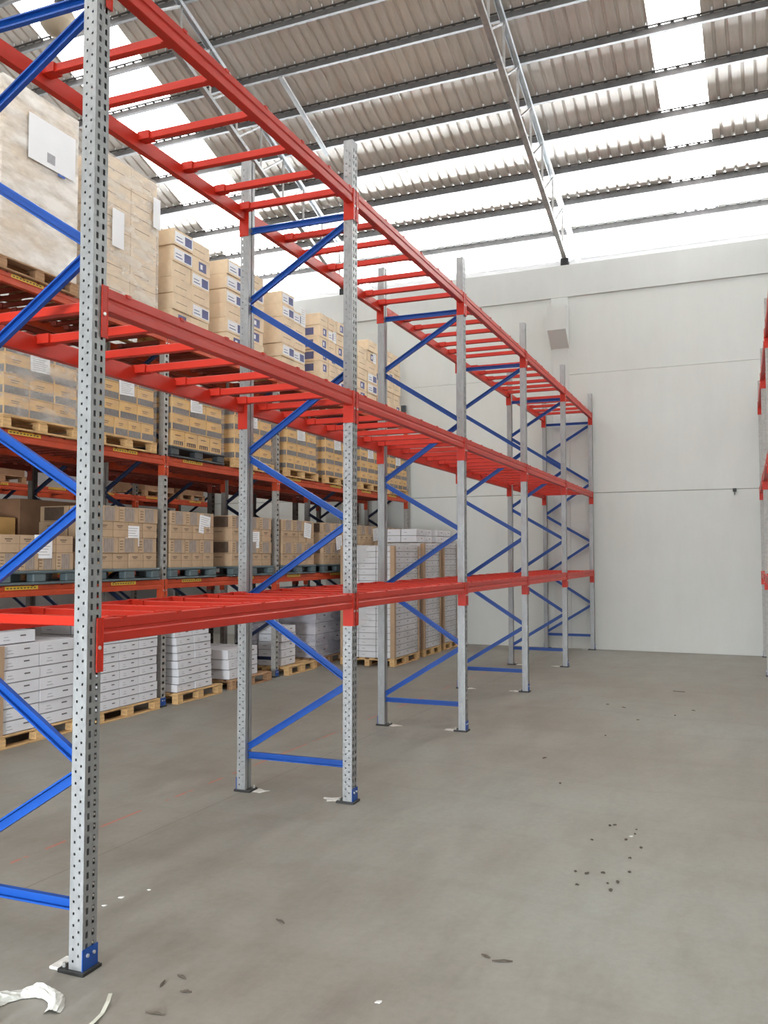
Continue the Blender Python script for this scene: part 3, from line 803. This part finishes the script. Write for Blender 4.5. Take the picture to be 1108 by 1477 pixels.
# --- white cartons on the floor under the loaded rack
wood_pallet((XF+.04, 3.10, 0), 'wooden pallet under the leftmost white cartons', 1.08, mat='wood')
m = stack(XF+.03, 3.12, 4.15, PT+.001, [('white', 2)]*7, .117, 'leftmost floor stack', 'white carton', 'white cartons on the floor', nd=2, top=True)
for yy, sy in ((3.12, 1), (4.15, -1)):
    b = MB(); y0, y1 = sorted((yy-.006*sy, yy+.05*sy)); b.box(XF+.034, XF+.038, y0, y1, PT, .95); x = XF-.02
    b.box(x, XF+.038, yy-.010*sy-.002, yy-.010*sy+.002, PT, .95)
    tag(build(b, 'corner_board', 'corner'), f'brown corner board at the {"left" if sy > 0 else "right"} edge of the leftmost white cartons', 'corner board')
o = link('carton', cm('white', .40, .50, .12), None, (XF-.25, 3.40, PT+.82+.002)); tag(o, 'single white carton lying on top of the leftmost floor stack', 'carton', 'white cartons on the floor')
wood_pallet((XF+.04, 4.46, 0), 'wooden pallet under the second white floor stack, left of a blue foot', 1.08)
stack(XF+.03, 4.49, 5.50, PT+.001, [('white', 3)]*10, .1, 'second floor stack', 'white carton', 'white cartons on the floor', nd=2)
wood_pallet((XF+.06, 5.86, 0), 'wooden pallet under the leaning white cartons', .98, mat='wood')
stack(XF+.03, 5.92, 6.66, PT+.001, [('white', 2)]*8, .094, 'leaning floor stack', 'white carton', 'white cartons on the floor', nd=3, jit=.014, lean=-.005, top=True)
wood_pallet((XF+.06, 7.08, 0), 'wooden pallet under the low three-row white stack', 1.06, mat='wood_dark')
stack(XF+.0, 7.10, 7.86, PT+.001, [('white', 2)]*3, .132, 'low floor stack', 'white carton', 'white cartons on the floor', nd=2, jit=.01, top=True)
wood_pallet((XF+.08, 8.62, 0), 'pale wooden pallet half empty beside the fifth white stack', .95)
stack(XF-.06, 8.66, 9.12, PT+.001, [('white', 1)]*5, .118, 'on the half-empty floor pallet', 'white carton', 'white cartons on the floor', nd=1, depth=.40, jit=.01, top=True)
wrapped((XF-.50, 8.58, PT+.001), .32, .60, .62, [('white', 2)]*5, 'grey film-wrapped cartons behind the half-empty floor pallet', 'film_grey', seed=8)
wood_pallet((XF-.02, 9.74, 0), 'dark pallet under the grey wrapped load on the floor', 1.1, mat='wood_dark')
wrapped((XF-.06, 9.78, PT+.001), .80, 1.0, 1.12, [('white', 2)]*6, 'grey film-wrapped load on the floor beside the tall white stack', 'film_grey', seed=9)
# --- tall white film-wrapped stacks standing in the aisle
def tower(x, y, W, D, h1, h2, n1, n2, which):
    wood_pallet((x+.02, y-.02, 0), f'wooden pallet under the {which} tall white tower', W+.04, D+.04, group='tower pallets')
    wrapped((x, y, PT+.001), D, W, h1, [('white', 3)]*n1, f'lower wrapped white load of the {which} tower in the aisle', 'film_white', corner=True, seed=11+int(y), nd=3)
    zz = PT+.002+h1+.026
    wood_pallet((x+.01, y-.01, zz), f'wooden pallet halfway up the {which} tall white tower', W+.02, D+.02, group='tower pallets')
    wrapped((x, y, zz+PT), D, W, h2, [('white', 3)]*n2, f'upper wrapped white load of the {which} tower in the aisle', 'film_white', corner=True, seed=13+int(y), nd=3)
    return zz+PT+h2
tower(-2.56, 10.18, 1.16, .92, .90, .76, 9, 8, 'nearest')
tower(-2.58, 11.68, .90, .92, .88, .84, 9, 8, 'middle')
tower(-2.60, 12.84, .86, .92, .88, .86, 9, 8, 'farthest')
for k, (y, zz) in enumerate(((11.72, 2.02), (12.86, 2.03))):
    stack(-2.72, y, y+.84, zz+.0, [('white', 2), ('white', 2)], .12, f'loose on the {["middle", "farthest"][k]} tower', 'white carton', 'loose cartons on the towers', nd=2, depth=.6, top=True)

place_cartons(270)
# ------------------------------------------------------------------ things on the floor
def splinter(x, y, L, a, label, group='splinters and leaves on the floor', wd=.012):
    b = MB(); n = 5; up = .006
    for k in range(n+1):
        t_ = k/n; w_ = wd*(math.sin(math.pi*min(.97, max(.03, t_)))**.6)
        yy = (t_-.5)*L; zc = .002 + up*math.sin(math.pi*t_)*random.uniform(.2, .9)
        b.v += [(-w_/2, yy, zc), (w_/2, yy, zc+.002), (0, yy, zc+.005)]
    for k in range(n):
        q = 3*k
        for i_, j_ in ((0,1),(1,2),(2,0)): b.f.append((q+i_, q+j_, q+3+j_, q+3+i_)); b.m.append(0)
    o = build(b, 'wood_splinter', 'chip', loc=(x, y, 0), rot=(0, 0, a)); tag(o, label, 'debris', group)
for x, y, L, a, lb in ((.55,.76,.07,1.1,'dark splinter alone on the concrete between the first two posts'),
        (.44,.10,.055,1.3,'dark leaf sliver, top one of three beside the nearest foot'),
        (.40,.02,.06,.3,'slanting dark sliver, left one of three beside the nearest foot'),
        (.53,.0,.05,1.8,'short dark sliver, lowest of three beside the nearest foot'),
        (.52,-.19,.085,1.7,'long dark splinter at the bottom edge near the nearest foot'),
        (1.58,.77,.05,1.2,'left splinter of the pair low in the middle of the floor'),
        (1.66,.75,.09,1.9,'right splinter of the pair low in the middle of the floor'),
        (1.86,9.14,.16,1.3,'dark scrap far out on the floor near the end wall')):
    splinter(x, y, L, a, lb, wd=.018 if L > .1 else .014)
r = random.Random(5)
for k in range(16):
    splinter(1.92+r.uniform(-.16,.16), 2.2+r.uniform(-.5,.8), r.uniform(.012,.035), r.uniform(0,3), 'tiny dark crumb in the scatter on the right of the floor', 'crumbs scattered right', .02)
for k in range(8):
    splinter(1.6+r.uniform(-.7,.6), 5.5+r.uniform(-2.5,2.5), r.uniform(.03,.08), r.uniform(0,3), 'small dark fleck far across the open floor', 'flecks across the floor', .02)
def flake(x, y, s_, lb, g):
    b = MB(); n = 7; P = [(s_*(.7+.3*math.sin(2.3*k+s_*90))*math.cos(2*math.pi*k/n), s_*.6*math.sin(2*math.pi*k/n)) for k in range(n)]
    b.v += [(p[0], p[1], 0.0005) for p in P] + [(p[0]*.8, p[1]*.8, .004) for p in P]
    for k in range(n): j = (k+1) % n; b.f.append((k, j, n+j, n+k)); b.m.append(0)
    b.f.append(tuple(range(n, 2*n))); b.m.append(0)
    tag(build(b, 'plaster_flake', 'plaster', loc=(x, y, 0), rot=(0,0,s_*50)), lb, 'debris', g)
for x, y, s_ in ((-.37,.72,.022),(-.38,.60,.016),(-.30,.86,.012)): flake(x, y, s_, 'white plaster flake on the floor behind the nearest post', 'plaster flakes by the post')
flake(1.29, .22, .02, 'small white flake at the bottom middle of the floor', None)
flake(1.98, 2.75, .02, 'white flake among the dark crumbs on the right', None)
# grout smears round the post feet: thin real skins of mortar
for k, y in enumerate(YM[1:]):
    for x, nm in ((-.12, 'outer'), (-.79, 'inner')):
        b = MB(); n = 12; ph = k*1.7+x
        P = [((.10+.03*math.sin(3*t_+ph))*math.cos(t_), (.055+.02*math.sin(5*t_+ph))*math.sin(t_)) for t_ in [2*math.pi*q/n for q in range(n)]]
        b.v += [(p[0], p[1], 0.0) for p in P] + [(p[0]*.85, p[1]*.85, .003) for p in P]
        for q in range(n): j = (q+1) % n; b.f.append((q, j, n+j, n+q)); b.m.append(0)
        b.f.append(tuple(range(n, 2*n))); b.m.append(0)
        tag(build(b, 'grout_patch', 'plaster', loc=(x, y+.02, 0)), f'white grout smear at the {nm} foot of the {["second","third","fourth","fifth","farthest"][k]} frame', 'grout', 'grout smears at post feet')
# grout block under the nearest foot
b = MB(); b.bbox(-.14, -.088, -.05, .06, 0, .014, .004); tag(build(b, 'grout_patch', 'plaster', loc=(0,0,0)), 'white grout lump beside the nearest blue foot', 'grout', 'grout smears at post feet')
# crumpled plastic and a strap at the lower left
t = empty('plastic_scrap', (.02, -.40, 0)); tag(t, 'crumpled clear plastic sheet with yellow tape at the lower left corner', 'plastic')
b = MB(); nx, ny = 22, 10; rr = random.Random(3)
for j in range(ny+1):
    for i_ in range(nx+1):
        u, v = i_/nx, j/ny; ang = .35+u*2.9; rad = .12+.07*v
        hz = .004+.045*math.sin(math.pi*v)*(.4+.6*abs(math.sin(u*9)))*rr.uniform(.6, 1)
        b.v.append((rad*.85*math.cos(ang)+rr.uniform(-.004,.004), rad*math.sin(ang)*1.1+rr.uniform(-.004,.004), hz))
for j in range(ny):
    for i_ in range(nx):
        a_ = j*(nx+1)+i_; b.f.append((a_, a_+1, a_+nx+2, a_+nx+1)); b.m.append(0)
o = build(b, 'crumpled_sheet', 'bag', t)
b = MB(); b.bbox(-.13, -.02, -.12, -.05, .0, .03, .01); build(b, 'tape_strip', 'yellow', t)
b = MB(); pts = [Vector((.315, -.03, .003)), Vector((.36, -.10, .012)), Vector((.39, -.17, .004)), Vector((.41, -.24, .01)), Vector((.41, -.34, .003))]
for k, P in enumerate(pts):
    d_ = (pts[min(k+1, 4)]-pts[max(k-1, 0)]).normalized(); sd = Vector((-d_.y, d_.x, 0))*.008
    b.v += [tuple(P-sd), tuple(P+sd), tuple(P+sd+Vector((0,0,.002))), tuple(P-sd+Vector((0,0,.002)))]
for k in range(4):
    q = 4*k
    for i_ in range(4): j = (i_+1) % 4; b.f.append((q+i_, q+j, q+4+j, q+4+i_)); b.m.append(0)
tag(build(b, 'plastic_strap', 'strap', loc=(-.06, -.10, 0)), 'curved white plastic strap on the floor below the nearest foot', 'strap')
